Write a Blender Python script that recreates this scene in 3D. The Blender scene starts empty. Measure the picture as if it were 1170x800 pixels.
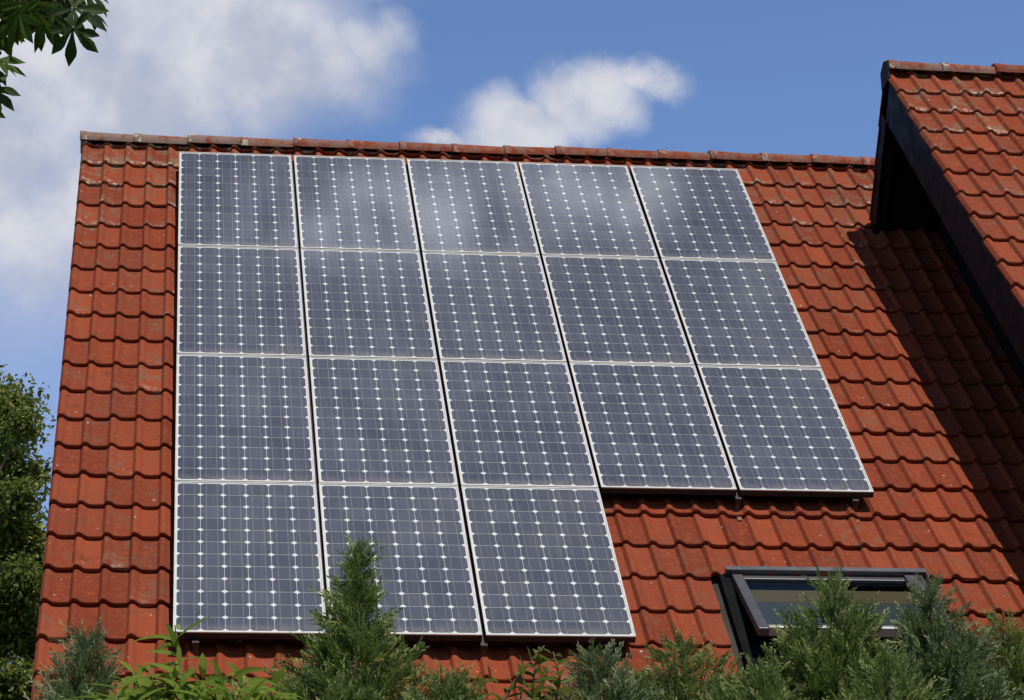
import bpy, math, random
import numpy as np
from mathutils import Vector, Matrix

# ------------------------------------------------------------------ frame of the roof
SC = bpy.context.scene
COL = SC.collection
PITCH = math.radians(50.0)
EX = np.array([1.0, 0.0, 0.0])
EY = np.array([0.0, math.cos(PITCH), math.sin(PITCH)])      # up the roof slope
EN = np.array([0.0, -math.sin(PITCH), math.cos(PITCH)])     # out of the roof slope
ORG = np.array([0.0, 0.0, 10.856])                          # top left corner of the panel field
B = np.stack([EX, EY, EN], axis=1)

def RW(p):                                                  # roof coordinates to world
    return ORG + np.asarray(p, float) @ B.T

# ------------------------------------------------------------------ camera
CR = np.array([[0.99208789, -0.09955095, 0.07649336],
               [0.02251022, -0.45836465, -0.88847912],
               [0.12351079, 0.88317125, -0.4524971]])
CF = 3196.94 / 1170.0
CAM = RW([-0.07025168, -18.79185499, 8.0737122])
right, up, fwd = B @ CR[0], -(B @ CR[1]), B @ CR[2]
cd = bpy.data.cameras.new('camera')
cam = bpy.data.objects.new('camera', cd)
COL.objects.link(cam)
cam.matrix_world = Matrix(((right[0], up[0], -fwd[0], CAM[0]), (right[1], up[1], -fwd[1], CAM[1]),
                           (right[2], up[2], -fwd[2], CAM[2]), (0, 0, 0, 1)))
cd.sensor_fit = 'HORIZONTAL'; cd.sensor_width = 36.0; cd.lens = 36.0 * CF
cd.clip_start = 0.1; cd.clip_end = 6000
SC.camera = cam

def ray(u, v):                                              # direction of a photo pixel (1170 x 800)
    d = right * (u - 585) / 3196.94 - up * (v - 400) / 3196.94 + fwd
    return d / np.linalg.norm(d)

def at(u, v, dist):                                         # point of that pixel at a horizontal distance from the camera
    d = ray(u, v)
    return CAM + d * (dist / math.hypot(d[0], d[1]))

# ------------------------------------------------------------------ sun, sky, exposure
SUN = B @ np.array([0.21, 0.45, 1.2]); SUN /= np.linalg.norm(SUN)
sl = bpy.data.lights.new('sun', 'SUN'); sl.energy = 4.15; sl.angle = math.radians(0.5); sl.color = (1.0, 0.955, 0.89)
so = bpy.data.objects.new('sun', sl); COL.objects.link(so)
so.rotation_euler = Vector(SUN).to_track_quat('Z', 'Y').to_euler(); so.location = (6, -14, 30)
SC.view_settings.view_transform = 'Standard'; SC.view_settings.look = 'None'
SC.view_settings.exposure = 0.0; SC.view_settings.gamma = 1.0; SC.view_settings.use_curve_mapping = False

W = bpy.data.worlds.new('World'); SC.world = W; W.use_nodes = True
nt = W.node_tree; nt.nodes.clear()

class NT:
    """small helper for node trees"""
    def __init__(s, t): s.t = t
    def n(s, typ, **kw):
        o = s.t.nodes.new(typ)
        for k, v in kw.items(): setattr(o, k, v)
        return o
    def put(s, sock, v):
        if isinstance(v, bpy.types.NodeSocket): s.t.links.new(v, sock)
        elif v is not None: sock.default_value = v
    def m(s, op, a, b=None, c=None, clamp=False):
        o = s.n('ShaderNodeMath', operation=op, use_clamp=clamp)
        s.put(o.inputs[0], a); s.put(o.inputs[1], b); s.put(o.inputs[2], c)
        return o.outputs[0]
    def v(s, op, a, b=None):
        o = s.n('ShaderNodeVectorMath', operation=op)
        s.put(o.inputs[0], a)
        if op == 'SCALE': s.put(o.inputs[3], b)
        else: s.put(o.inputs[1], b)
        return o.outputs['Value'] if op in ('LENGTH', 'DOT_PRODUCT', 'DISTANCE') else o.outputs[0]
    def mr(s, val, a, b, c=0.0, d=1.0, kind='SMOOTHSTEP'):
        o = s.n('ShaderNodeMapRange', interpolation_type=kind)
        s.put(o.inputs[0], val); s.put(o.inputs[1], a); s.put(o.inputs[2], b); s.put(o.inputs[3], c); s.put(o.inputs[4], d)
        return o.outputs[0]
    def mix(s, f, a, b, blend='MIX'):
        o = s.n('ShaderNodeMix', data_type='RGBA', blend_type=blend)
        s.put(o.inputs[0], f)
        for i, q in ((6, a), (7, b)):
            if isinstance(q, (tuple, list)) and len(q) == 3: q = (*q, 1)
            s.put(o.inputs[i], q)
        return o.outputs[2]
    def noise(s, vec, scale, detail=4, rough=0.55, out=0):
        o = s.n('ShaderNodeTexNoise')
        s.put(o.inputs['Vector'], vec); o.inputs['Scale'].default_value = scale
        o.inputs['Detail'].default_value = detail; o.inputs['Roughness'].default_value = rough
        return o.outputs[out]

N = NT(nt)
wo = N.n('ShaderNodeOutputWorld'); bg = N.n('ShaderNodeBackground')
nt.links.new(bg.outputs[0], wo.inputs[0])
sky = N.n('ShaderNodeTexSky', sky_type='NISHITA')
sky.sun_disc = False
sky.sun_elevation = math.asin(SUN[2]); sky.sun_rotation = math.atan2(SUN[0], SUN[1])
sky.altitude = 100; sky.air_density = 1.0; sky.dust_density = 0.5; sky.ozone_density = 1.6
bg.inputs[1].default_value = 0.10
dirv = N.n('ShaderNodeTexCoord').outputs['Generated']
def cloud(center, sx, sz, r0, r1, amp, nscale, seed):
    """soft cloud bank about a direction of the sky dome; its edge is broken up by noise"""
    off = N.v('ADD', dirv, (seed, seed * .7, seed * 1.3))
    nz = N.noise(off, nscale, 7, .58, 1)
    d = N.v('ADD', dirv, N.v('SCALE', N.v('SUBTRACT', nz, (.5, .5, .5)), amp))
    c = np.asarray(center) / np.linalg.norm(center)
    q = N.v('MULTIPLY', N.v('SUBTRACT', d, tuple(c)), (1 / sx, 1 / sz, 1 / sz))
    return N.mr(N.v('LENGTH', q), r0, r1, 1.0, 0.0)
def refl(u, v):                                             # direction seen mirrored in the panel plane
    d = ray(u, v); return d - 2 * np.dot(d, EN) * EN
PXR = 1 / 3196.94
def puff(u, v, a, b, r0=.62, r1=1.12, amp=.022, ns=34, seed=1.0): return cloud(ray(u, v), a * PXR, b * PXR, r0, r1, amp, ns, seed)
masks = [puff(150, 40, 260, 150, .6, 1.2, .030, 22, 3.1), puff(335, 75, 135, 80, .35, 1.25, .034, 26, 5.3), puff(425, 56, 56, 58, .05, 1.25, .036, 30, 5.9),
         puff(10, 215, 150, 150, .35, 1.35, .03, 20, 8.3), puff(330, -90, 260, 90, .5, 1.2, .03, 20, 2.3),
         puff(588, 150, 82, 50, .45, 1.2, .024, 34, 1.2), puff(664, 114, 74, 50, .45, 1.2, .026, 34, 1.7), puff(738, 94, 62, 28, .10, 1.25, .028, 34, 4.2),
         puff(505, 162, 50, 16, .1, 1.2, .02, 36, 6.2)]
mk = masks[0]
for q in masks[1:]: mk = N.m('MAXIMUM', mk, q)
mk = N.m('MAXIMUM', mk, cloud(refl(445, 240), .080, .022, .35, 1.2, .05, 16, 2.7))
mk = N.m('MAXIMUM', mk, cloud(refl(660, 225), .040, .018, .30, 1.3, .05, 16, 6.7))
mk = N.m('MAXIMUM', mk, N.m('MULTIPLY', cloud(refl(300, 480), .10, .08, .1, 1.6, .09, 8, 7.7), .22))
big = N.noise(dirv, 3.2, 7, .6)
far = N.m('MULTIPLY', N.mr(big, .52, .68), N.mr(N.v('DOT_PRODUCT', dirv, tuple(fwd)), .90, .78))   # fair weather clouds elsewhere
mk = N.m('MAXIMUM', mk, N.m('MULTIPLY', far, .30))
fine = N.noise(dirv, 42, 7, .62)
top_ = N.mr(N.v('DOT_PRODUCT', dirv, tuple(refl(500, 300))), .93, .985)          # the high cloud overhead is torn into wisps
mk = N.m('MULTIPLY', mk, N.m('SUBTRACT', 1.0, N.m('MULTIPLY', top_, N.mr(N.noise(dirv, 46, 6, .66), .62, .42))))
dens = N.m('MULTIPLY', mk, N.mr(fine, .22, .6, .74, 1.0))
shade = N.mr(N.noise(dirv, 22, 6, .55), .36, .62)
CCOL = N.mix(shade, (4.5, 4.9, 6.1), (6.9, 7.0, 7.6))
CCOL = N.v('SCALE', CCOL, N.m('ADD', 1.0, N.m('MULTIPLY', top_, 3.4)))
veil = N.mr(N.v('DISTANCE', dirv, tuple(ray(-60, 330))), .02, .13, .42, 0.0)
sepd = N.n('ShaderNodeSeparateXYZ'); N.put(sepd.inputs[0], dirv)
fill_dim = N.m('MULTIPLY', N.mr(sepd.outputs[2], .42, .80, 1.0, .34), N.mr(N.v('DOT_PRODUCT', dirv, (0, 1, 0)), -.5, .4, .55, 1.0))             # clear sky dimmed overhead and behind the camera to weaken shadow fill
clear = N.v('SCALE', N.v('MULTIPLY', sky.outputs[0], (1.28, 1.42, 1.70)), fill_dim)
skyc = N.mix(veil, clear, (4.6, 5.4, 7.6))
nt.links.new(N.mix(dens, skyc, CCOL), bg.inputs[0])

# ------------------------------------------------------------------ helpers
RNG = np.random.default_rng(11)
random.seed(5)

def tag(o, label=None, cat=None, group=None, kind=None):
    if label: o['label'] = label
    if cat: o['category'] = cat
    if group: o['group'] = group
    if kind: o['kind'] = kind
    return o

def empty(name, loc, label=None, cat=None, group=None, rot=None):
    o = bpy.data.objects.new(name, None); COL.objects.link(o)
    M = Matrix.Translation(Vector(loc))
    if rot is not None: M = M @ Matrix([list(r) for r in rot]).to_4x4()
    o.matrix_world = M; o.empty_display_size = .2
    return tag(o, label, cat, group)

class MB:
    """collects shapes into one mesh"""
    def __init__(s): s.v = []; s.f = []; s.mi = []; s.n = 0
    def add(s, v, f, mi=0):
        v = np.asarray(v, float); s.v.append(v)
        s.f += [tuple(i + s.n for i in q) for q in f]; s.mi += [mi] * len(f); s.n += len(v); return s
    def box(s, lo, hi, mi=0, M=None, off=0):
        x0, y0, z0 = lo; x1, y1, z1 = hi
        v = np.array([[x0, y0, z0], [x1, y0, z0], [x1, y1, z0], [x0, y1, z0], [x0, y0, z1], [x1, y0, z1], [x1, y1, z1], [x0, y1, z1]], float)
        if M is not None: v = v @ np.asarray(M).T + off
        return s.add(v, [(0, 3, 2, 1), (4, 5, 6, 7), (0, 1, 5, 4), (1, 2, 6, 5), (2, 3, 7, 6), (3, 0, 4, 7)], mi)
    def prism(s, poly, x0, x1, mi=0):
        """polygon in (y,z) swept along x"""
        k = len(poly); v = [[x0, *p] for p in poly] + [[x1, *p] for p in poly]
        f = [tuple(range(k - 1, -1, -1)), tuple(range(k, 2 * k))] + [(i, (i + 1) % k, k + (i + 1) % k, k + i) for i in range(k)]
        return s.add(v, f, mi)
    def tube(s, pts, rad, seg=7, mi=0):
        pts = np.asarray(pts, float); rad = np.broadcast_to(rad, (len(pts),)); v = []; f = []
        t = np.gradient(pts, axis=0); t /= np.linalg.norm(t, axis=1)[:, None] + 1e-12
        a = np.array([0.31, 0.22, 0.93]) if abs(t[0][2]) < .9 else np.array([1.0, .1, 0])
        for p, d, r in zip(pts, t, rad):
            u = np.cross(d, a); u /= np.linalg.norm(u); w = np.cross(d, u)
            for k in range(seg):
                g = 2 * math.pi * k / seg; v.append(p + r * (math.cos(g) * u + math.sin(g) * w))
        for i in range(len(pts) - 1):
            for k in range(seg):
                f.append((i * seg + k, i * seg + (k + 1) % seg, (i + 1) * seg + (k + 1) % seg, (i + 1) * seg + k))
        f.append(tuple(range(seg - 1, -1, -1))); f.append(tuple((len(pts) - 1) * seg + k for k in range(seg)))
        return s.add(v, f, mi)
    def build(s, name, mats, parent=None, local=False, smooth=False, bevel=0):
        v = np.concatenate(s.v)
        if parent is not None and not local: v = v - np.array(parent.matrix_world.translation)
        me = bpy.data.meshes.new(name); me.from_pydata(v.tolist(), [], s.f)
        return finish(name, me, mats, parent, smooth, s.mi, bevel)

def finish(name, me, mats, parent=None, smooth=False, mi=None, bevel=0):
    for m in (mats if isinstance(mats, (list, tuple)) else [mats]): me.materials.append(m)
    if mi is not None and any(mi): me.polygons.foreach_set('material_index', mi)
    if smooth: me.polygons.foreach_set('use_smooth', [True] * len(me.polygons))
    me.update()
    o = bpy.data.objects.new(name, me); COL.objects.link(o)
    if parent is not None: o.parent = parent
    if bevel:
        b = o.modifiers.new('bevel', 'BEVEL'); b.width = bevel; b.segments = 2; b.limit_method = 'ANGLE'
    return o

def quad_mesh(name, verts, quads, mats, parent=None, smooth=False, rnd=None):
    """large meshes of quads, written straight from arrays; rnd = a random value per vertex"""
    verts = np.asarray(verts, np.float32)
    if parent is not None: verts = verts - np.array(parent.matrix_world.translation, np.float32)
    me = bpy.data.meshes.new(name)
    nv, nf = len(verts), len(quads)
    me.vertices.add(nv); me.vertices.foreach_set('co', verts.ravel())
    me.loops.add(nf * 4); me.loops.foreach_set('vertex_index', np.asarray(quads, np.int32).ravel())
    me.polygons.add(nf); me.polygons.foreach_set('loop_start', np.arange(0, nf * 4, 4, dtype=np.int32))
    me.polygons.foreach_set('loop_total', np.full(nf, 4, np.int32))
    me.update(calc_edges=True)
    if rnd is not None:
        a = me.attributes.new('rnd', 'FLOAT_COLOR', 'POINT')
        c = np.ones((nv, 4), np.float32); rnd = np.asarray(rnd, np.float32)
        c[:, :rnd.shape[1]] = rnd; a.data.foreach_set('color', c.ravel())
    return finish(name, me, mats, parent, smooth)

def copy_tree(o, parent=None):
    c = o.copy(); COL.objects.link(c)
    if parent is not None: c.parent = parent
    for ch in list(o.children): copy_tree(ch, c)
    return c

# ------------------------------------------------------------------ materials
def mat(name):
    m = bpy.data.materials.new(name); m.use_nodes = True
    t = m.node_tree; t.nodes.clear(); n = NT(t)
    out = n.n('ShaderNodeOutputMaterial'); p = n.n('ShaderNodeBsdfPrincipled')
    t.links.new(p.outputs[0], out.inputs[0]); n.p = p; n.out = out
    return m, n
def plain(name, c, rough=.6, var=.15, scale=6, metal=0, spec=.5, bump=0):
    m, n = mat(name); co = n.n('ShaderNodeTexCoord').outputs['Object']
    nz = n.noise(co, scale, 5, .6)
    n.put(n.p.inputs['Base Color'], n.mix(nz, tuple(q * (1 - var) for q in c), tuple(min(1, q * (1 + var)) for q in c)))
    n.put(n.p.inputs['Roughness'], n.mr(nz, .3, .7, rough * .85, min(1, rough * 1.15)))
    n.p.inputs['Metallic'].default_value = metal; n.p.inputs['Specular IOR Level'].default_value = spec
    if bump:
        b = n.n('ShaderNodeBump'); b.inputs['Strength'].default_value = bump; b.inputs['Distance'].default_value = .01
        n.put(b.inputs['Height'], n.noise(co, scale * 6, 4)); n.put(n.p.inputs['Normal'], b.outputs[0])
    return m

def tile_material(name, ridge=False):
    m, n = mat(name)
    a = n.n('ShaderNodeAttribute', attribute_name='rnd')
    sp = n.n('ShaderNodeSeparateColor'); n.put(sp.inputs[0], a.outputs['Color'])
    r, v, li = sp.outputs[0], sp.outputs[1], sp.outputs[2]     # random per tile, place along the tile, how weathered that tile is
    co = n.n('ShaderNodeTexCoord').outputs['Object']
    c = n.mix(r, (.172, .033, .0155), (.280, .058, .0245))
    c = n.mix(n.mr(n.noise(co, 1.3, 4), .35, .7), c, n.mix(.30, c, (.17, .055, .035)))
    c = n.mix(n.m('MULTIPLY', n.mr(n.noise(co, 26, 5, .65), .45, .75), .5), c, (.34, .088, .036))      # sandy speckle
    c = n.mix(n.m('MULTIPLY', n.mr(n.noise(co, 9, 6, .7), .50, .72), .6), c, (.10, .034, .018))      # dark algae
    mn = n.noise(co, 9, 6, .72)
    moss = n.m('MULTIPLY', n.mr(n.m('ADD', mn, n.m('MULTIPLY', li, .16 if ridge else .04)), .50, .66), n.m('MULTIPLY', li, .85))
    c = n.mix(moss, c, (.20, .14, .085) if not ridge else (.215, .165, .135))
    edge = n.mr(v, .30, .0)                                                                            # lichen on the lower lip
    spots = n.mr(n.noise(co, 21, 3, .6), .50, .60)
    lich = n.m('MULTIPLY', n.m('MULTIPLY', edge, spots), n.mr(li, .30, .9))
    c = n.mix(n.m('MULTIPLY', lich, .85), c, (.52, .46, .37))
    dots = n.mr(n.noise(n.v('ADD', co, (7.1, 3.3, 1.9)), 30, 2, .5), .735, .77)                         # few pale spots anywhere
    c = n.mix(n.m('MULTIPLY', dots, .8), c, (.55, .5, .42))
    n.put(n.p.inputs['Base Color'], c)
    n.p.inputs['Roughness'].default_value = .9; n.p.inputs['Specular IOR Level'].default_value = .10
    b = n.n('ShaderNodeBump'); b.inputs['Strength'].default_value = .35; b.inputs['Distance'].default_value = .004
    n.put(b.inputs['Height'], n.noise(co, 90, 4, .6)); n.put(n.p.inputs['Normal'], b.outputs[0])
    return m
M_TILE = tile_material('weathered red roof tile')
M_RIDGE = tile_material('lichened red ridge tile', True)
M_DARKWOOD = plain('black stained timber', (.012, .012, .013), .7, .35, 9, bump=.3, spec=.12)
M_BOARD = plain('dark bargeboard', (.006, .007, .009), .6, .3, 7, bump=.2, spec=.08)
M_BATTEN = plain('roof underlay', (.03, .022, .018), .9)
M_RENDER = plain('pale wall render', (.62, .58, .50), .9, .08, 3, bump=.4)
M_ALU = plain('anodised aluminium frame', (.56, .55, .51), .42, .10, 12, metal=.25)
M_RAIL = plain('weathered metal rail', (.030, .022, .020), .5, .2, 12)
M_HOOK = plain('reddish brown roof hook', (.20, .10, .075), .5, .2, 12, metal=.3)  # even reddish brown tone on the hooks
M_SHADE_SKIRT = plain('shade-black panel underside', (.014, .013, .013), .6, .2, 12)  # frame sides and back blackened: shade under the panels put into the colour
M_LEAD = plain('dark lead flashing', (.006, .006, .006), .8, .3, 8, spec=.08)
M_ZINC = plain('grey window cladding', (.105, .105, .115), .4, .15, 10, metal=.4)
M_ZINCL = plain('pale window cladding', (.42, .42, .42), .35, .1, 10, metal=.3)
M_OCHRE_REFL = plain('ochre reflection sheet', (.24, .155, .065), .8, .2, 8)
M_GREY_REFL = plain('grey reflection sheet', (.105, .11, .12), .8, .25, 5)
M_ROOM = plain('dim room lining', (.075, .08, .09), .9, .15, 4)
M_BARK = plain('bark', (.10, .075, .055), .9, .35, 12, bump=.8)
M_TWIG = plain('reddish twig', (.17, .075, .045), .8, .25, 20)
M_GREENTWIG = plain('green shoot', (.13, .15, .05), .7, .2, 20)

m, n = mat('solar cell behind glass'); M_CELL = m
a = n.n('ShaderNodeAttribute', attribute_name='rnd'); sp = n.n('ShaderNodeSeparateColor'); n.put(sp.inputs[0], a.outputs['Color'])
co = n.n('ShaderNodeTexCoord').outputs['Object']
c = n.mix(sp.outputs[0], (.026, .033, .060), (.048, .055, .088))
dust = n.mr(n.noise(co, 2.2, 5, .6), .35, .7, .02, .11)
sy_ = n.n('ShaderNodeSeparateXYZ'); n.put(sy_.inputs[0], co)
foot = n.m('MULTIPLY', n.mr(sy_.outputs[1], .11, .012), n.mr(n.noise(co, 14, 4, .6), .35, .65, .08, .34))      # dirt gathered above the lower frame
streak = n.mr(n.noise(n.v('MULTIPLY', co, (26, 1.6, 1)), 1.0, 4, .6), .50, .75, 0, .10)                         # rain streaks down the glass
oi = n.n('ShaderNodeObjectInfo')
c = n.mix(n.m('MULTIPLY', oi.outputs['Random'], .35), c, (.050, .050, .070))
c = n.mix(n.m('ADD', n.m('ADD', dust, foot), streak), c, (.30, .28, .25))
n.put(n.p.inputs['Base Color'], c)
n.p.inputs['Roughness'].default_value = .45; n.p.inputs['Specular IOR Level'].default_value = .3
n.p.inputs['Coat Weight'].default_value = 1.0; n.p.inputs['Coat Roughness'].default_value = .06; n.p.inputs['Coat IOR'].default_value = 1.45
def glazed(name, c, rough=.5):
    m, n = mat(name); n.p.inputs['Base Color'].default_value = (*c, 1); n.p.inputs['Roughness'].default_value = rough
    n.p.inputs['Coat Weight'].default_value = 1.0; n.p.inputs['Coat Roughness'].default_value = .06; n.p.inputs['Coat IOR'].default_value = 1.45
    return m
M_BACK = glazed('white backsheet behind glass', (.60, .61, .61))
M_BUS = glazed('silver busbar', (.22, .22, .25), .4)

m, n = mat('window glass'); M_GLASS = m
tr = n.n('ShaderNodeBsdfTransparent'); tr.inputs[0].default_value = (.78, .82, .82, 1)
gl = n.n('ShaderNodeBsdfGlossy'); gl.inputs['Roughness'].default_value = .02
fr = n.n('ShaderNodeLayerWeight'); fr.inputs[0].default_value = .5
frf = n.m('ADD', n.m('MULTIPLY', n.m('POWER', fr.outputs['Facing'], 4.0), .6), .055)
mx = n.n('ShaderNodeMixShader'); n.put(mx.inputs[0], frf); n.put(mx.inputs[1], tr.outputs[0]); n.put(mx.inputs[2], gl.outputs[0])
m.node_tree.links.new(mx.outputs[0], n.out.inputs[0])

def leaf_material(name, dark, light, trans=.25, tip=None, rough=.5):
    m, n = mat(name)
    a = n.n('ShaderNodeAttribute', attribute_name='rnd'); sp = n.n('ShaderNodeSeparateColor'); n.put(sp.inputs[0], a.outputs['Color'])
    c = n.mix(sp.outputs[0], dark, light)
    if tip: c = n.mix(n.m('MULTIPLY', sp.outputs[1], .8), c, tip)
    n.put(n.p.inputs['Base Color'], c); n.p.inputs['Roughness'].default_value = rough
    n.p.inputs['Specular IOR Level'].default_value = .18
    tl = n.n('ShaderNodeBsdfTranslucent'); n.put(tl.inputs[0], n.mix(.5, c, (.14, .22, .03)))
    mx = n.n('ShaderNodeMixShader'); mx.inputs[0].default_value = trans
    n.put(mx.inputs[1], n.p.outputs[0]); n.put(mx.inputs[2], tl.outputs[0])
    m.node_tree.links.new(mx.outputs[0], n.out.inputs[0])
    return m
M_CONIFER = leaf_material('grey green scale foliage', (.058, .092, .022), (.210, .265, .072), .30, (.33, .37, .13), .6)
M_CONIFER2 = leaf_material('bluish scale foliage', (.070, .100, .044), (.215, .260, .125), .28, (.30, .33, .17), .6)
M_LIME = leaf_material('yellow green leaf', (.11, .18, .028), (.46, .53, .13), .40, None, .45)
M_LIME2 = leaf_material('olive yellow leaf', (.11, .13, .028), (.20, .215, .055), .35, None, .5)
M_TREE = leaf_material('dark olive leaf', (.060, .084, .020), (.230, .250, .060), .36, (.40, .40, .09), .55)
M_CHESTNUT = leaf_material('chestnut leaf', (.018, .032, .009), (.085, .150, .018), .34, None, .6)

# ------------------------------------------------------------------ ground
m, n = mat('lawn'); co = n.n('ShaderNodeTexCoord').outputs['Object']
c = n.mix(n.mr(n.noise(co, .35, 6), .35, .65), (.045, .075, .022), (.085, .105, .035))
c = n.mix(n.m('MULTIPLY', n.noise(co, 40, 3), .5), c, (.03, .05, .015)); n.put(n.p.inputs['Base Color'], c)
n.p.inputs['Roughness'].default_value = .95
b = n.n('ShaderNodeBump'); b.inputs['Strength'].default_value = .8; b.inputs['Distance'].default_value = .05
n.put(b.inputs['Height'], n.noise(co, 25, 5)); n.put(n.p.inputs['Normal'], b.outputs[0])
tag(MB().add([(-2500, -2500, 0), (2500, -2500, 0), (2500, 2500, 0), (-2500, 2500, 0)], [(0, 1, 2, 3)]).build('ground', m), kind='structure')

# ------------------------------------------------------------------ tiled slopes
PER = .155                                                   # one roll of a double roll tile
def roll_height(u):
    u = u % 1.0
    up_ = np.clip((u - .0) / .12, 0, 1); dn = np.clip((u - .19) / .27, 0, 1)
    up_ = up_ * up_ * (3 - 2 * up_); dn = dn * dn * (3 - 2 * dn)
    return .024 * up_ * (1 - dn) - .0035 * np.sin(np.clip((u - .42) / .58, 0, 1) * math.pi)

def tile_field(name, x0, ncol, noses, zbase, parent, material, basis, org, worn=lambda x, y: .2, L=.36, seg=16, keep=None, top=.105):
    rng = np.random.default_rng(len(name) * 7 + ncol)
    u = np.linspace(.012, .992, seg + 1)
    if seg >= 16: u = np.concatenate([np.linspace(.004, .17, 6), np.linspace(.2, .48, 6), np.linspace(.55, .999, 5)])
    hx = roll_height(u); ux = u * PER
    V = []; Q = []; R = []; nv = 0
    k = seg + 1
    rows = [(L, -.001, 1.0), (.012, .0255, .04), (.003, .0252, .01), (0.0, .0215, .0), (.002, -.0035, .0), (.03, -.006, .0)]
    quad = [(r * k + i, (r + 1) * k + i, (r + 1) * k + i + 1, r * k + i + 1) for r in range(len(rows) - 1) for i in range(seg)]
    quad = np.array(quad)
    for j, yn in enumerate(noses):
        for i in range(ncol):
            xt = x0 + i * PER
            if keep is not None and not keep(xt, yn): continue
            dy, dz, sk, tz = rng.normal(0, .0050), rng.normal(0, .0016) + .004 * math.sin(xt * 1.1 + yn * .6), rng.normal(0, .009), rng.normal(0, .008)
            base = np.stack([xt + ux, np.zeros(k), hx], 1)
            P = []
            for (yy, zz, vv) in rows:
                if j == 0 and yy > .3: yy = top
                q = base.copy(); q[:, 1] = yn + yy + dy + sk * (ux - PER / 2)
                q[:, 2] += zbase + zz + dz * (1 - vv) + tz * (ux - PER / 2)
                P.append(q)
            P = np.concatenate(P); side = []
            # side walls: drop the two long edges
            for e in (0, seg):
                s0 = P[[0 * k + e, 1 * k + e, 2 * k + e, 3 * k + e]]; s1 = s0.copy(); s1[:, 2] -= .016
                side.append(np.concatenate([s0, s1]))
            V.append(P); Q.append(quad + nv)
            rr = rng.random(); wv = np.clip(worn(xt, yn) + rng.normal(0, .16), 0, 1)
            vcol = np.repeat([q[2] for q in rows], k)
            R.append(np.stack([np.full(len(P), rr), vcol, np.full(len(P), wv)], 1)); nv += len(P)
            for sd, e in zip(side, (0, 1)):
                fq = np.array([(a, a + 1, a + 5, a + 4) if e else (a, a + 4, a + 5, a + 1) for a in range(3)])
                V.append(sd); Q.append(fq + nv); R.append(np.tile([[rr, .6, wv]], (8, 1))); nv += 8
    V = np.concatenate(V) @ np.asarray(basis).T + org
    return quad_mesh(name, V, np.concatenate(Q), material, parent, False, np.concatenate(R))

def rear_basis():                                            # slope on the far side of a ridge, seen from behind
    return np.stack([-EX, np.array([0, -EY[1], EY[2]]), np.array([0, -EN[1], EN[2]])], axis=1)

ZT = -.138                                                   # bed of the main tiles in roof coordinates
VX = -.70; NC = 40
YR = .445                                                     # main ridge, along the slope
house = empty('house', (2.4, RW([0, YR, ZT])[1], 0), 'long house with a steep red tiled roof carrying the solar panels', 'house')
noses = [-.002 - .347 * k for k in range(0, 25)]
SKY = (3.10, 4.27, -6.47, -5.53)
def keep_main(x, y):
    xm, ym = x + PER / 2, y + .17
    return not (SKY[0] - .10 < xm < SKY[1] + .03 and SKY[2] - .02 < ym < SKY[3] + .05)
def worn_main(x, y):
    return .17 + .68 * max(0, 1 - abs(y - .0) / 1.9) * (1.0 if x < 1.2 else .55)
front = tile_field('front_roof_slope', VX, NC, [.345] + noses, ZT, house, M_TILE, B, ORG, worn_main, keep=keep_main)
ridge_w = RW([0, YR, ZT]); eave_w = RW([0, noses[-1], ZT])
half = ridge_w[1] - eave_w[1]
RB = rear_basis(); RO = np.array([VX + NC * PER, 0, 0]) + np.array([0, ridge_w[1], ridge_w[2]]) - RB @ np.array([0, YR, ZT])
tile_field('rear_roof_slope', 0, NC, [.345] + noses, ZT, house, M_TILE, RB, RO, worn_main, seg=8)
# boarded deck under the tiles, solid so that no light leaks through; a hole is left for the roof window
X0, X1 = VX + .03, VX + NC * PER - .02
mb = MB()
def slab(x0, x1, y0, y1, z0=-.20, z1=-.158): mb.box((x0, y0, z0), (x1, y1, z1), 0, B, ORG)
yb, yt = noses[-1] + .06, YR - .03
slab(X0, SKY[0], yb, yt); slab(SKY[1], X1, yb, yt); slab(SKY[0], SKY[1], yb, SKY[2]); slab(SKY[0], SKY[1], SKY[3], yt)
mb.box((X0, yb, -.20), (X1, yt, -.158), 0, np.stack([EX, RB[:, 1], RB[:, 2]], 1), np.array([0, RO[1], RO[2]]))
mb.build('roof_deck', M_BATTEN, house)
# walls
e = eave_w; wy0 = e[1] + .55; wz0 = e[2] + .55 * math.tan(PITCH) - .32; wy1 = 2 * ridge_w[1] - wy0
gable = [(wy0, 0), (wy1, 0), (wy1, wz0), (ridge_w[1], wz0 + (ridge_w[1] - wy0) * math.tan(PITCH)), (wy0, wz0)]
mb = MB(); mb.prism(gable, VX + .14, VX + .44); mb.prism(gable, X1 - .4, X1 - .1)
mb.box((VX + .44, wy0, 0), (X1 - .4, wy0 + .3, wz0)); mb.box((VX + .44, wy1 - .3, 0), (X1 - .4, wy1, wz0))
mb.build('wall', M_RENDER, house)
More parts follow.
